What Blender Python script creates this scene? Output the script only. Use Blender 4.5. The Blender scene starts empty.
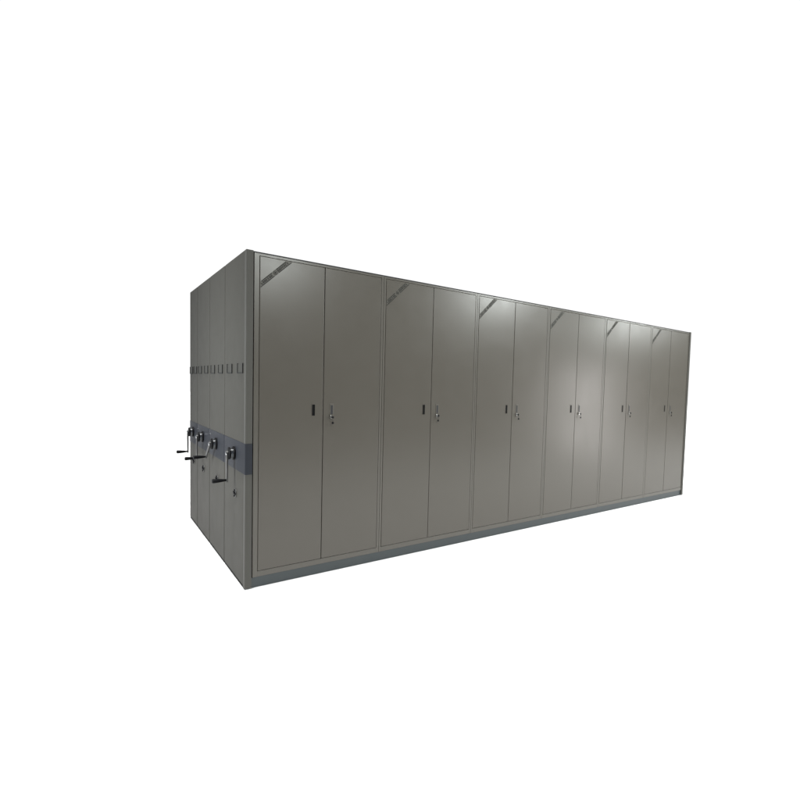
import bpy, bmesh, math, random
from mathutils import Vector, Matrix
random.seed(4)
S = bpy.context.scene
COL = S.collection
R = math.radians

# ------------------------------------------------------------------ materials
def mat(name, base, rough=0.4, metal=0.0, spec=0.5, bump=0.0, bscale=400, var=0.0, wave=0.0, smudge=0.0):
    m = bpy.data.materials.new(name); m.use_nodes = True
    nt = m.node_tree; N = nt.nodes; L = nt.links
    p = N['Principled BSDF']
    p.inputs['Base Color'].default_value = (*base, 1)
    p.inputs['Roughness'].default_value = rough
    p.inputs['Metallic'].default_value = metal
    p.inputs['Specular IOR Level'].default_value = spec
    tc = N.new('ShaderNodeTexCoord')
    oi = N.new('ShaderNodeObjectInfo')
    ad = N.new('ShaderNodeVectorMath'); ad.operation = 'ADD'
    sc = N.new('ShaderNodeVectorMath'); sc.operation = 'SCALE'; sc.inputs['Scale'].default_value = 37.0
    cmb = N.new('ShaderNodeCombineXYZ')
    for i in range(3): L.new(oi.outputs['Random'], cmb.inputs[i])
    L.new(cmb.outputs[0], sc.inputs[0])
    L.new(tc.outputs['Object'], ad.inputs[0]); L.new(sc.outputs[0], ad.inputs[1])
    if var:
        n = N.new('ShaderNodeTexNoise'); n.inputs['Scale'].default_value = 3.0; n.inputs['Detail'].default_value = 5
        L.new(ad.outputs[0], n.inputs['Vector'])
        r = N.new('ShaderNodeMapRange'); r.inputs[3].default_value = 1-var; r.inputs[4].default_value = 1+var
        L.new(n.outputs['Fac'], r.inputs[0])
        x = N.new('ShaderNodeMixRGB'); x.blend_type = 'MULTIPLY'; x.inputs[0].default_value = 1
        x.inputs[1].default_value = (*base, 1)
        L.new(r.outputs[0], x.inputs[2]); L.new(x.outputs[0], p.inputs['Base Color'])
    if smudge:
        n = N.new('ShaderNodeTexNoise'); n.inputs['Scale'].default_value = 7.0; n.inputs['Detail'].default_value = 8
        L.new(ad.outputs[0], n.inputs['Vector'])
        r = N.new('ShaderNodeMapRange'); r.inputs[1].default_value = .35; r.inputs[2].default_value = .7
        r.inputs[3].default_value = rough-smudge; r.inputs[4].default_value = rough+smudge
        L.new(n.outputs['Fac'], r.inputs[0]); L.new(r.outputs[0], p.inputs['Roughness'])
    last = None
    if bump:
        n = N.new('ShaderNodeTexNoise'); n.inputs['Scale'].default_value = bscale; n.inputs['Detail'].default_value = 3
        L.new(tc.outputs['Object'], n.inputs['Vector'])
        b = N.new('ShaderNodeBump'); b.inputs['Strength'].default_value = bump; b.inputs['Distance'].default_value = 0.001
        L.new(n.outputs['Fac'], b.inputs['Height']); last = b
    if wave:
        n = N.new('ShaderNodeTexNoise'); n.inputs['Scale'].default_value = 1.6; n.inputs['Detail'].default_value = 1.5
        L.new(ad.outputs[0], n.inputs['Vector'])
        b = N.new('ShaderNodeBump'); b.inputs['Strength'].default_value = wave; b.inputs['Distance'].default_value = 0.02
        L.new(n.outputs['Fac'], b.inputs['Height'])
        if last: L.new(last.outputs[0], b.inputs['Normal'])
        last = b
    if last: L.new(last.outputs[0], p.inputs['Normal'])
    return m

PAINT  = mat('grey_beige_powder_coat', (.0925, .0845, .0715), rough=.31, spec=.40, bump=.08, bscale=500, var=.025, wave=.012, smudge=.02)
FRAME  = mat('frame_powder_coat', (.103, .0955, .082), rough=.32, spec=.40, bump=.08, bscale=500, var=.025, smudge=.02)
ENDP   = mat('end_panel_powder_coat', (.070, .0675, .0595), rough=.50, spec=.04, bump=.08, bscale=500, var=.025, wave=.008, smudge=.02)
POST   = mat('corner_post_powder_coat', (.092, .090, .082), rough=.5, spec=.05, bump=.08, bscale=500, var=.025, smudge=.02)
BAND   = mat('slate_blue_band', (.035, .0375, .0445), rough=.50, spec=.05, bump=.1, bscale=500, var=.05)
PLINTH = mat('blue_grey_plinth_paint', (.043, .053, .056), rough=.42, bump=.1, bscale=400, var=.06)
DARK   = mat('dark_interior', (.020, .020, .019), rough=.7, var=.1)
TRIM   = mat('dark_trim', (.030, .030, .032), rough=.55, spec=.3, var=.1)
BLACK  = mat('black_plastic', (.004, .004, .005), rough=.5, spec=.15, bump=.1, bscale=300)
RUBBER = mat('black_rubber', (.005, .005, .005), rough=.75, spec=.1, var=.1)
CHROME = mat('chrome', (.62, .64, .66), rough=.16, metal=1.0, smudge=.05)
DULL   = mat('lock_cylinder_metal', (.42, .42, .41), rough=.32, metal=1.0)
STEEL  = mat('dull_steel', (.13, .13, .127), rough=.45, metal=1.0, smudge=.06)
PLATE  = mat('handle_plate_grey', (.07, .07, .065), rough=.4, var=.05)
HOLDER = mat('label_holder_steel', (.036, .036, .036), rough=.6, spec=.05, var=.05)
CARD   = mat('blank_card_insert', (.066, .0645, .058), spec=.04, rough=.5, var=.05)
RIBBON = mat('printed_ribbon_paper', (.098, .093, .080), rough=.42, spec=.25, var=.06)
INK    = mat('dark_ink', (.010, .010, .009), rough=.6, spec=.2, var=.1)
FLOORM = mat('white_floor', (.86, .86, .86), rough=.9, spec=.05, var=.01)

# ------------------------------------------------------------------ helpers
def obj(name, bm, m, parent=None, smooth=False):
    me = bpy.data.meshes.new(name)
    bmesh.ops.recalc_face_normals(bm, faces=bm.faces)
    bm.to_mesh(me); bm.free()
    me.materials.append(m)
    if smooth:
        for p in me.polygons: p.use_smooth = True
        me.set_sharp_from_angle(angle=R(35))
    o = bpy.data.objects.new(name, me); COL.objects.link(o)
    if parent: o.parent = parent
    return o

def box(bm, x0, x1, y0, y1, z0, z1, bev=0, seg=2):
    vs = [bm.verts.new((x, y, z)) for x in (x0, x1) for y in (y0, y1) for z in (z0, z1)]
    f = [(0,1,3,2),(4,6,7,5),(0,4,5,1),(2,3,7,6),(0,2,6,4),(1,5,7,3)]
    fs = [bm.faces.new([vs[i] for i in q]) for q in f]
    if bev:
        es = list({e for q in fs for e in q.edges})
        bmesh.ops.bevel(bm, geom=es, offset=bev, segments=seg, profile=.5, affect='EDGES', clamp_overlap=True)
    return bm

def B(*a, **k): return box(bmesh.new(), *a, **k)

def prism(bm, pts, z0, z1):
    """closed outline in x,y swept from z0 to z1"""
    lo = [bm.verts.new((x, y, z0)) for x, y in pts]; hi = [bm.verts.new((x, y, z1)) for x, y in pts]
    n = len(pts)
    bm.faces.new(lo[::-1]); bm.faces.new(hi)
    for i in range(n):
        j = (i+1) % n
        bm.faces.new((lo[i], lo[j], hi[j], hi[i]))
    return bm

def lathe(bm, prof, origin, axis='x-', n=28):
    """profile of (distance along axis, radius) turned about an axis through origin"""
    rings = []
    for d, r in prof:
        ring = []
        for i in range(n):
            a = 2*math.pi*i/n
            if axis == 'x-': p = Vector((-d, r*math.cos(a), r*math.sin(a)))
            else:            p = Vector((r*math.cos(a), -d, r*math.sin(a)))
            ring.append(bm.verts.new(p+Vector(origin)))
        rings.append(ring)
    for a, b in zip(rings, rings[1:]):
        for i in range(n):
            j = (i+1) % n
            bm.faces.new((a[i], a[j], b[j], b[i]))
    bm.faces.new(rings[0][::-1]); bm.faces.new(rings[-1])
    return bm

def thing(name, label, cat, loc, group=None):
    o = bpy.data.objects.new(name, None); COL.objects.link(o)
    o.location = loc; o['label'] = label; o['category'] = cat
    o.empty_display_size = .2
    if group: o['group'] = group
    return o

# ------------------------------------------------------------------ setting
fl = bmesh.new()
vs = [fl.verts.new((x, y, 0)) for x, y in ((-2.2, -4.6), (60, -4.6), (60, 60), (-2.2, 60))]
fl.faces.new(vs)
o = obj('floor', fl, FLOORM); o['kind'] = 'structure'

# ------------------------------------------------------------------ end panel outline
H = 2.35
def outline(d, r_front, r_back, t=.045):
    """plan of an end panel: x 0..t, y 0..d, rounded outer corners"""
    pts = [(t, 0)]
    n = 7
    for i in range(n+1):                       # front outer corner
        a = math.pi/2*i/n
        rx = r_front
        pts.append((rx*(1-math.sin(a)), r_front*(1-math.cos(a))))
    for i in range(n+1):                       # back outer corner
        a = math.pi/2*i/n
        pts.append((r_back*(1-math.cos(a)), d-r_back*(1-math.sin(a))))
    pts.append((t, d))
    out = []
    for p in pts:
        if not out or (Vector(p)-Vector(out[-1])).length > 1e-5: out.append(p)
    return out

def skin(d, r_front, r_back, z0, z1, off, th):
    """thin sheet wrapped over an end panel's outer face, off proud of it"""
    o_ = outline(d, r_front, r_back)
    outer = []
    inner = []
    c = Vector((.022, d/2))
    n = len(o_)
    for i in range(n):
        if i in (0, n-1):
            nn = Vector((0, -1)) if i == 0 else Vector((0, 1))
        else:
            t_ = (Vector(o_[i+1])-Vector(o_[i-1])).normalized()
            nn = Vector((t_.y, -t_.x))
            if nn.dot(Vector(o_[i])-c) < 0: nn = -nn
        outer.append(Vector(o_[i])+nn*off)
        inner.append(Vector(o_[i])+nn*(off-th))
    bm = bmesh.new()
    ring = []
    for k in range(n):
        ring.append([bm.verts.new((outer[k].x, outer[k].y, z0)), bm.verts.new((outer[k].x, outer[k].y, z1)),
                     bm.verts.new((inner[k].x, inner[k].y, z1)), bm.verts.new((inner[k].x, inner[k].y, z0))])
    for a, b in zip(ring, ring[1:]):
        for i in range(4):
            j = (i+1) % 4
            bm.faces.new((a[i], a[j], b[j], b[i]))
    bm.faces.new(ring[0]); bm.faces.new(ring[-1][::-1])
    return bm

def crank(parent, y, z, ang, hubmat=CHROME):
    """hand crank on an end panel; ang swings the arm off straight down"""
    root = obj('crank', lathe(bmesh.new(), [(0,.046),(.003,.050),(.010,.050),(.013,.046),(.013,.02)], (-.0035, y, z)), BLACK, parent, True)
    root_parts = []
    obj('hub', lathe(bmesh.new(), [(.012,.037),(.028,.037)], (-.003, y, z)), hubmat, root, True)
    obj('cap', lathe(bmesh.new(), [(.028,.042),(.030,.045),(.039,.045),(.042,.041),(.043,.02)], (-.003, y, z)), BLACK, root, True)
    # arm: flat bar from hub to grip, with rounded ends
    L_ = .197
    dy, dz = math.sin(ang), -math.cos(ang)
    bm = bmesh.new()
    def ringpts(x):
        out = []
        for i in range(9):
            a = math.pi*i/8
            out.append((.019*math.cos(a), .019*math.sin(a)))
        for i in range(9):
            a = math.pi+math.pi*i/8
            out.append((.015*math.cos(a), -L_+.015*math.sin(a)))
        return [bm.verts.new((x, y+u*(-dz)+(-w)*dy, z+u*dy+(-w)*dz)) for u, w in out]
    a = ringpts(-.0465); b = ringpts(-.0565)
    n = len(a)
    bm.faces.new(a); bm.faces.new(b[::-1])
    for i in range(n):
        j = (i+1) % n
        bm.faces.new((a[i], a[j], b[j], b[i]))
    obj('arm', bm, STEEL, root, True)
    gy, gz = y+dy*L_, z+dz*L_
    obj('grip', lathe(bmesh.new(), [(.0555,.008),(.062,.0085),(.074,.0095),(.090,.012),(.115,.0145),(.138,.0165),(.146,.0155),(.150,.011)], (0, gy, gz), n=20), BLACK, root, True)
    bm = lathe(bmesh.new(), [(.0570,.013),(.0605,.011),(.0615,.006)], (0.0005, y, z), n=16)
    obj('bolt', bm, CHROME, root, True)
    return root

def holder(parent, y, z, w=.155, h=.072):
    bm = bmesh.new()
    t = .0065; x0, x1 = -.0065, .0005
    box(bm, x0, x1, y-w/2, y-w/2+t, z-h/2, z+h/2, .001, 1)
    box(bm, x0, x1, y+w/2-t, y+w/2, z-h/2, z+h/2, .001, 1)
    box(bm, x0+.0008, x1, y-w/2+t, y+w/2-t, z-h/2, z-h/2+.007)
    f = obj('label_holder', bm, HOLDER, parent)
    obj('card', B(-.0022, .0004, y-w/2+t, y+w/2-t, z-h/2+.007, z+h/2-.004), CARD, f)

def rose_lock(parent, y, z):
    """locking knob with three lobes on the lower end panel"""
    bm = lathe(bmesh.new(), [(0,.033),(.004,.033),(.0055,.030),(.0055,.012)], (.0005, y, z), n=24)
    k = obj('lock', bm, STEEL, parent, True)
    bm = bmesh.new()
    lathe(bm, [(.0055,.010),(.013,.011),(.015,.008)], (.0005, y, z), n=16)
    for i in range(4):
        a = math.pi/2*i+.2
        lathe(bm, [(.0055,.007),(.011,.008),(.013,.005)], (.0005, y+.022*math.cos(a), z+.022*math.sin(a)), n=12)
    obj('knob', bm, BLACK, k, True)

def end_panel(parent, d, hub, ang, rf=.012, rb=.012, hold=(.16,), lock=True, post=0):
    if post:
        ol = [(x, y+post+.002) for x, y in outline(d-post-.002, .004, rb)]
        e = obj('end_panel', prism(bmesh.new(), ol, .022, H), ENDP, parent)
        obj('corner_post', prism(bmesh.new(), outline(post, rf, .003), .009, H+.0005), POST, e)
    else:
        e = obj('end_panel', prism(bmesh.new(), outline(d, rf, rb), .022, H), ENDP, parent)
    obj("base_strip", B(.004, .044, (post+.001 if post else .003), d-.004, .0, .0215), RUBBER, e)
    obj('colour_band', skin(d, rf, rb, .815, 1.030, .0022, .0018), BAND, e, True)
    for s in hold:
        holder(e, hub-s, 1.551); holder(e, hub+s, 1.551)
    if lock: rose_lock(e, hub-.03, .638)
    crank(parent, hub, .930, ang)
    return e

# ------------------------------------------------------------------ row with doors
G = 'rows of mobile shelving'
W = 5.93
D0 = .637
row = thing('mobile_shelving', 'nearest grey steel shelving row, the one whose long front carries twelve doors', 'mobile shelving', (0, 0, 0), G)
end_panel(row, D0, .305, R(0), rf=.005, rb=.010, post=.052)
# far end panel
obj('end_panel', prism(bmesh.new(), [(W-x, y) for x, y in outline(D0, .012, .010)], .009, H), POST, row)
obj('base_strip', B(W-.044, W-.005, .03, D0-.004, 0, .0085), RUBBER, row)

PITCH = .971; X0 = .067
ZB, ZT = .119, 2.322
FY = .008                                       # front of the frames
for k in range(6):
    s = X0+PITCH*k; e_ = s+PITCH
    xl = .0525 if k == 0 else s+.001
    xr = W-.0465 if k == 5 else e_-.001
    dl, dr = s+.020, s+.947+.002                # door opening
    bm = bmesh.new()
    box(bm, xl, dl-.001, FY, D0-.02, .0765, 2.340, .0012, 1)         # left stile and side
    box(bm, dr+.001, xr, FY, D0-.02, .0765, 2.340, .0012, 1)         # right stile and side
    box(bm, dl-.0012, dr+.0012, FY+.0006, D0-.02, ZT+.003, 2.3395)    # head rail and top
    box(bm, dl-.0012, dr+.0012, FY+.0006, D0-.02, .0768, ZB-.003)     # bottom rail
    box(bm, dl-.0012, dr+.0012, D0-.05, D0-.021, ZB-.0032, ZT+.0032)  # back
    f = obj('cabinet_frame', bm, FRAME, row)
    bm = bmesh.new()
    for z in (.55, .98, 1.41, 1.84):
        box(bm, dl-.0005, dr+.0005, FY+.05, D0-.052, z, z+.022)
    box(bm, s+.458, s+.50, FY+.032, FY+.048, ZB-.0025, ZT+.0025)
    obj('shelf', bm, DARK, f)

# plinth and top trim
bm = B(.047, W-.046, .016, D0-.03, .001, .0745, .001, 1)
obj('plinth', bm, PLINTH, row)
bm = B(.047, W-.046, FY+.004, D0-.02, 2.3408, 2.3495, .001, 1)
obj('top_trim', bm, TRIM, row)

# doors (modelled once, copied to the six bays)
WL = .4565; WR = .4645
def door(w, hinge_left):
    d = obj('door', B(0, w, 0, .022, ZB, ZT, .0025, 2), PAINT, row)
    return d

def ring_plate(bm, x0, x1, z0, z1, t, y0, y1):
    box(bm, x0, x0+t, y0, y1, z0, z1, .0008, 1); box(bm, x1-t, x1, y0, y1, z0, z1, .0008, 1)
    box(bm, x0+t, x1-t, y0+.0004, y1, z0, z0+t); box(bm, x0+t, x1-t, y0+.0004, y1, z1-t, z1)

def left_door():
    d = door(WL, True)
    cx = WL-.072; cz = 1.261
    bm = bmesh.new()
    ring_plate(bm, cx-.0155, cx+.0155, cz-.046, cz+.046, .0045, -.0018, .0006)
    h = obj('recessed_handle', bm, PAINT, d)
    bm = bmesh.new()
    box(bm, cx-.0112, cx+.0112, -.0011, .0005, cz-.0418, cz+.0418)
    obj('handle_cup', bm, RUBBER, h)
    # printed corner ribbon: lower left to upper right at 45 degrees, cut by the door's edges
    y = -.0006
    a0 = (.0045, 2.107); a1 = (.0045, 2.151); b0 = (.2205, 2.3185); b1 = (.172, 2.3185)
    bm = bmesh.new()
    def poly(pts, y0, y1):
        lo = [bm.verts.new((p[0], y0, p[1])) for p in pts]; hi = [bm.verts.new((p[0], y1, p[1])) for p in pts]
        bm.faces.new(lo); bm.faces.new(hi[::-1])
        for i in range(len(pts)):
            j = (i+1) % len(pts); bm.faces.new((lo[i], lo[j], hi[j], hi[i]))
    poly([a0, b0, b1, a1], y, .0004)
    rb = obj('corner_ribbon', bm, RIBBON, d)
    # ink: border lines and unreadable small lettering
    bm = bmesh.new()
    ux, uz = Vector((b0[0]-a0[0], b0[1]-a0[1])).normalized()
    def P(u, v):        # along / across, from a0; across is towards the corner
        return (a0[0]+ux*u-uz*v, a0[1]+uz*u+ux*v)
    Lr = math.hypot(b0[0]-a0[0], b0[1]-a0[1])
    def mark(u0, u1, v0, v1):
        poly([P(u0, v0), P(u1, v0), P(u1, v1), P(u0, v1)], y-.0006, y-.0001)
    mid = Lr*.5
    mark(.004, mid-.020, .0006, .0048); mark(mid+.020, Lr-.010, .0006, .0048)
    mark(.034, mid-.020, .0266, .0308); mark(mid+.020, Lr-.036, .0266, .0308)
    rs = random.Random(7)
    for (ua, ub) in ((.022, mid-.022), (mid+.022, Lr-.024)):
        u = ua
        while u < ub-.010:
            wd = rs.choice((.010, .012, .013))
            mark(u, u+.0030, .0085, .0225)
            if rs.random() < .75: mark(u+.0032, u+wd-.003, .0195, .0225)
            if rs.random() < .70: mark(u+.0032, u+wd-.003, .0140, .0165)
            if rs.random() < .65: mark(u+.0032, u+wd-.003, .0085, .0112)
            if rs.random() < .55: mark(u+wd-.003, u+wd-.0005, .0085, .0225)
            u += wd+.0030
    obj('ribbon_print', bm, INK, rb)
    bm = bmesh.new()
    c = P(mid, .0158)
    n = 20
    def disc(r, y0, y1):
        poly([(c[0]+r*math.cos(2*math.pi*i/n), c[1]+r*math.sin(2*math.pi*i/n)) for i in range(n)], y0, y1)
    disc(.0055, y-.0014, y-.0008)
    for i in range(n):
        a, b = 2*math.pi*i/n, 2*math.pi*(i+.96)/n
        poly([(c[0]+r*math.cos(t), c[1]+r*math.sin(t)) for r, t in ((.0115,a),(.0115,b),(.0140,b),(.0140,a))], y-.0014, y-.0008)
    obj('ribbon_emblem', bm, INK, rb)
    return d

def right_door():
    d = door(WR, False)
    cx = .064
    bm = B(cx-.0155, cx+.0155, -.0030, .0006, 1.180, 1.312, .0025, 2)
    pl = obj('lock_plate', bm, FRAME, d)
    obj('finger_slot', B(cx-.0085, cx+.0085, -.0034, -.0026, 1.229, 1.298, .0006, 1), TRIM, pl)
    bm = lathe(bmesh.new(), [(.002,.0115),(.010,.0115),(.012,.0100),(.012,.004)], (cx-.003, 0, 1.207), 'y-', 20)
    obj('lock_cylinder', bm, DULL, pl, True)
    # key in the lock, a fob hanging from it
    bm = bmesh.new()
    box(bm, -.0010, .0010, -.026, -.0118, -.004, .004)
    lathe(bm, [(.0235,.0070),(.0245,.0082),(.0300,.0082),(.0310,.0070)], (0, 0, 0), 'y-', 16)
    box(bm, -.0008, .0008, -.0285, -.0268, -.036, -.0075)
    lathe(bm, [(.0235,.0070),(.0245,.0085),(.0305,.0085),(.0315,.0070)], (0, 0, -.043), 'y-', 16)
    k_ = obj('key', bm, BLACK, d, True); k_.location = (cx, 0, 1.207)
    return d

def children(o): return [c for c in bpy.data.objects if c.parent == o]
def dup(o, parent):
    c = o.copy(); COL.objects.link(c); c.parent = parent
    for ch in children(o): dup(ch, c)
    return c

LD, RD = left_door(), right_door()
lds = [LD]+[dup(LD, row) for _ in range(5)]
rds = [RD]+[dup(RD, row) for _ in range(5)]
jit = random.Random(3)
for k in range(6):
    s = X0+PITCH*k
    lds[k].location = (s+.0215, FY-.001+jit.uniform(-.0008, .0008), 0)
    rds[k].location = (s+.0215+WL+.0045, FY-.001+jit.uniform(-.0008, .0008), 0)
    lds[k].rotation_euler = (R(jit.uniform(-.03, .03)), 0, R(jit.uniform(-.12, .12)))
    for c in rds[k].children:
        if c.name.startswith('key'): c.rotation_euler = (0, R((0, 6, -9, -4, 12, 2)[k]), 0)
    rds[k].rotation_euler = (R(jit.uniform(-.03, .03)), 0, R(jit.uniform(-.12, .12)))

# ------------------------------------------------------------------ the three rows behind
rows = [
    (.645, .578, .289, R(50), (.150,), 'closed grey shelving row directly behind the row with doors, its crank arm swung aside'),
    (1.233, .584, .292, R(0), (.150,), 'closed grey shelving row third from the doors, crank arm hanging straight down'),
    (1.827, .424, .211, R(-2), (.110,), 'narrow rearmost grey shelving row, its crank jutting past the far left edge'),
]
for y0, d, hub, ang, hold, lab in rows:
    t = thing('mobile_shelving', lab, 'mobile shelving', (0, y0, 0), G)
    end_panel(t, d, hub, ang, rf=.010, rb=.010, hold=hold)
    bm = bmesh.new()
    for k in range(6):
        s = X0+PITCH*k
        box(bm, s+.001, s+.022, .010, d-.010, .0765, 2.34)
        box(bm, s+.949, s+PITCH-.001, .010, d-.010, .0765, 2.34)
        box(bm, s+.022, s+.949, .0105, d-.0105, 2.318, 2.3395)
        for z in (.077, .55, .98, 1.41, 1.84):
            box(bm, s+.022, s+.949, .012, d-.012, z, z+.022)
        box(bm, s+.022, s+.949, d/2-.006, d/2+.006, .10, 2.317)
    obj('shelf_frame', bm, FRAME, t)
    obj('plinth', B(.047, W-.046, .016, d-.016, .001, .0745), PLINTH, t)
    e = obj('end_panel', prism(bmesh.new(), [(W-x, y) for x, y in outline(d, .010, .010)], .022, H), ENDP, t)
    obj('base_strip', B(W-.044, W-.005, .004, d-.004, 0, .0215), RUBBER, e)

# ------------------------------------------------------------------ light
def lamp(name, kind, loc, energy, color=(1, 1, 1), **k):
    l = bpy.data.lights.new(name, kind); l.energy = energy; l.color = color
    for a, b in k.items(): setattr(l, a, b)
    o = bpy.data.objects.new(name, l); COL.objects.link(o); o.location = loc
    return o
top = lamp('overhead_light', 'SUN', (0, 0, 8), 3.9, (1, 1, 1), angle=R(13))
top.rotation_euler = (Vector((.118, .05, -1))).to_track_quat('-Z', 'Y').to_euler()
for i, (x, y, z, e, r) in enumerate(((1.15, -3.6, 3.35, 230, .38), (5.4, -3.6, 3.45, 470, .38), (9.7, -3.6, 3.30, 330, .38))):
    lamp('ceiling_lamp', 'POINT', (x, y, z), e, (.95, 1, .98), shadow_soft_size=r)
w = lamp('window_light', 'AREA', (7.4, -3.1, 1.1), 8, (1, .97, .96), shape='RECTANGLE', size=.8, size_y=1.8, spread=R(70))
lamp('side_fill_light', 'AREA', (-3.6, .7, 1.7), 34, (.92, .97, 1), shape='RECTANGLE', size=1.2, size_y=1.0, spread=R(75)).rotation_euler = (R(90), 0, R(-90))  # added fill lamp on the left, unseen, to brighten the end panels
w.rotation_euler = (Vector((3.6, 0, 1.0))-w.location).to_track_quat('-Z', 'Y').to_euler()

wd = bpy.data.worlds.new('World'); S.world = wd; wd.use_nodes = True
nt = wd.node_tree; N = nt.nodes; L = nt.links
bg = N['Background']
tc = N.new('ShaderNodeTexCoord'); sp = N.new('ShaderNodeSeparateXYZ')
L.new(tc.outputs['Generated'], sp.inputs[0])
mr = N.new('ShaderNodeMapRange'); mr.interpolation_type = 'SMOOTHSTEP'
mr.inputs[1].default_value = .10; mr.inputs[2].default_value = -.35
L.new(sp.outputs['Y'], mr.inputs[0])
mx = N.new('ShaderNodeMixRGB'); mx.inputs[1].default_value = (1.04, 1.04, 1.04, 1); mx.inputs[2].default_value = (.07, .072, .072, 1)  # world made dim towards the front to keep door reflections dark
ml = N.new('ShaderNodeMapRange'); ml.interpolation_type = 'SMOOTHSTEP'
ml.inputs[1].default_value = -.10; ml.inputs[2].default_value = -.24
L.new(sp.outputs['X'], ml.inputs[0])
mw = N.new('ShaderNodeMixRGB'); mw.inputs[1].default_value = (1.04, 1.04, 1.04, 1); 
el = N.new('ShaderNodeMapRange'); el.interpolation_type = 'SMOOTHSTEP'
el.inputs[1].default_value = .05; el.inputs[2].default_value = .16
L.new(sp.outputs['Z'], el.inputs[0])
em = N.new('ShaderNodeMixRGB'); em.inputs[1].default_value = (.58, .63, .69, 1); em.inputs[2].default_value = (.17, .17, .17, 1)  # bluish band added low on the world's left to lighten the end panels
L.new(el.outputs[0], em.inputs[0]); eb = N.new('ShaderNodeMapRange'); eb.interpolation_type = 'SMOOTHSTEP'
eb.inputs[1].default_value = -.03; eb.inputs[2].default_value = -.12
L.new(sp.outputs['Z'], eb.inputs[0])
ec = N.new('ShaderNodeMixRGB'); ec.inputs[2].default_value = (.22, .215, .20, 1)
L.new(eb.outputs[0], ec.inputs[0]); L.new(em.outputs[0], ec.inputs[1]); L.new(ec.outputs[0], mw.inputs[2])
L.new(ml.outputs[0], mw.inputs[0]); L.new(mw.outputs[0], mx.inputs[1])
L.new(mr.outputs[0], mx.inputs[0]); L.new(mx.outputs[0], bg.inputs['Color'])
bg.inputs['Strength'].default_value = 1.0

# ------------------------------------------------------------------ camera
cd = bpy.data.cameras.new('camera'); co = bpy.data.objects.new('camera', cd); COL.objects.link(co)
co.location = (-.86276, -3.60120, 1.46929)
co.rotation_euler = (1.51623818, -.0316007, -.67454768)
cd.sensor_width = 36; cd.lens = 489.527/800*36
cd.shift_x = -76.2541/800; cd.shift_y = 14.0455/800
cd.clip_start = .05; cd.clip_end = 500
S.camera = co
S.cycles.caustics_reflective = False; S.cycles.caustics_refractive = False
S.view_settings.view_transform = 'Standard'; S.view_settings.look = 'None'
S.view_settings.exposure = 0; S.view_settings.gamma = 1
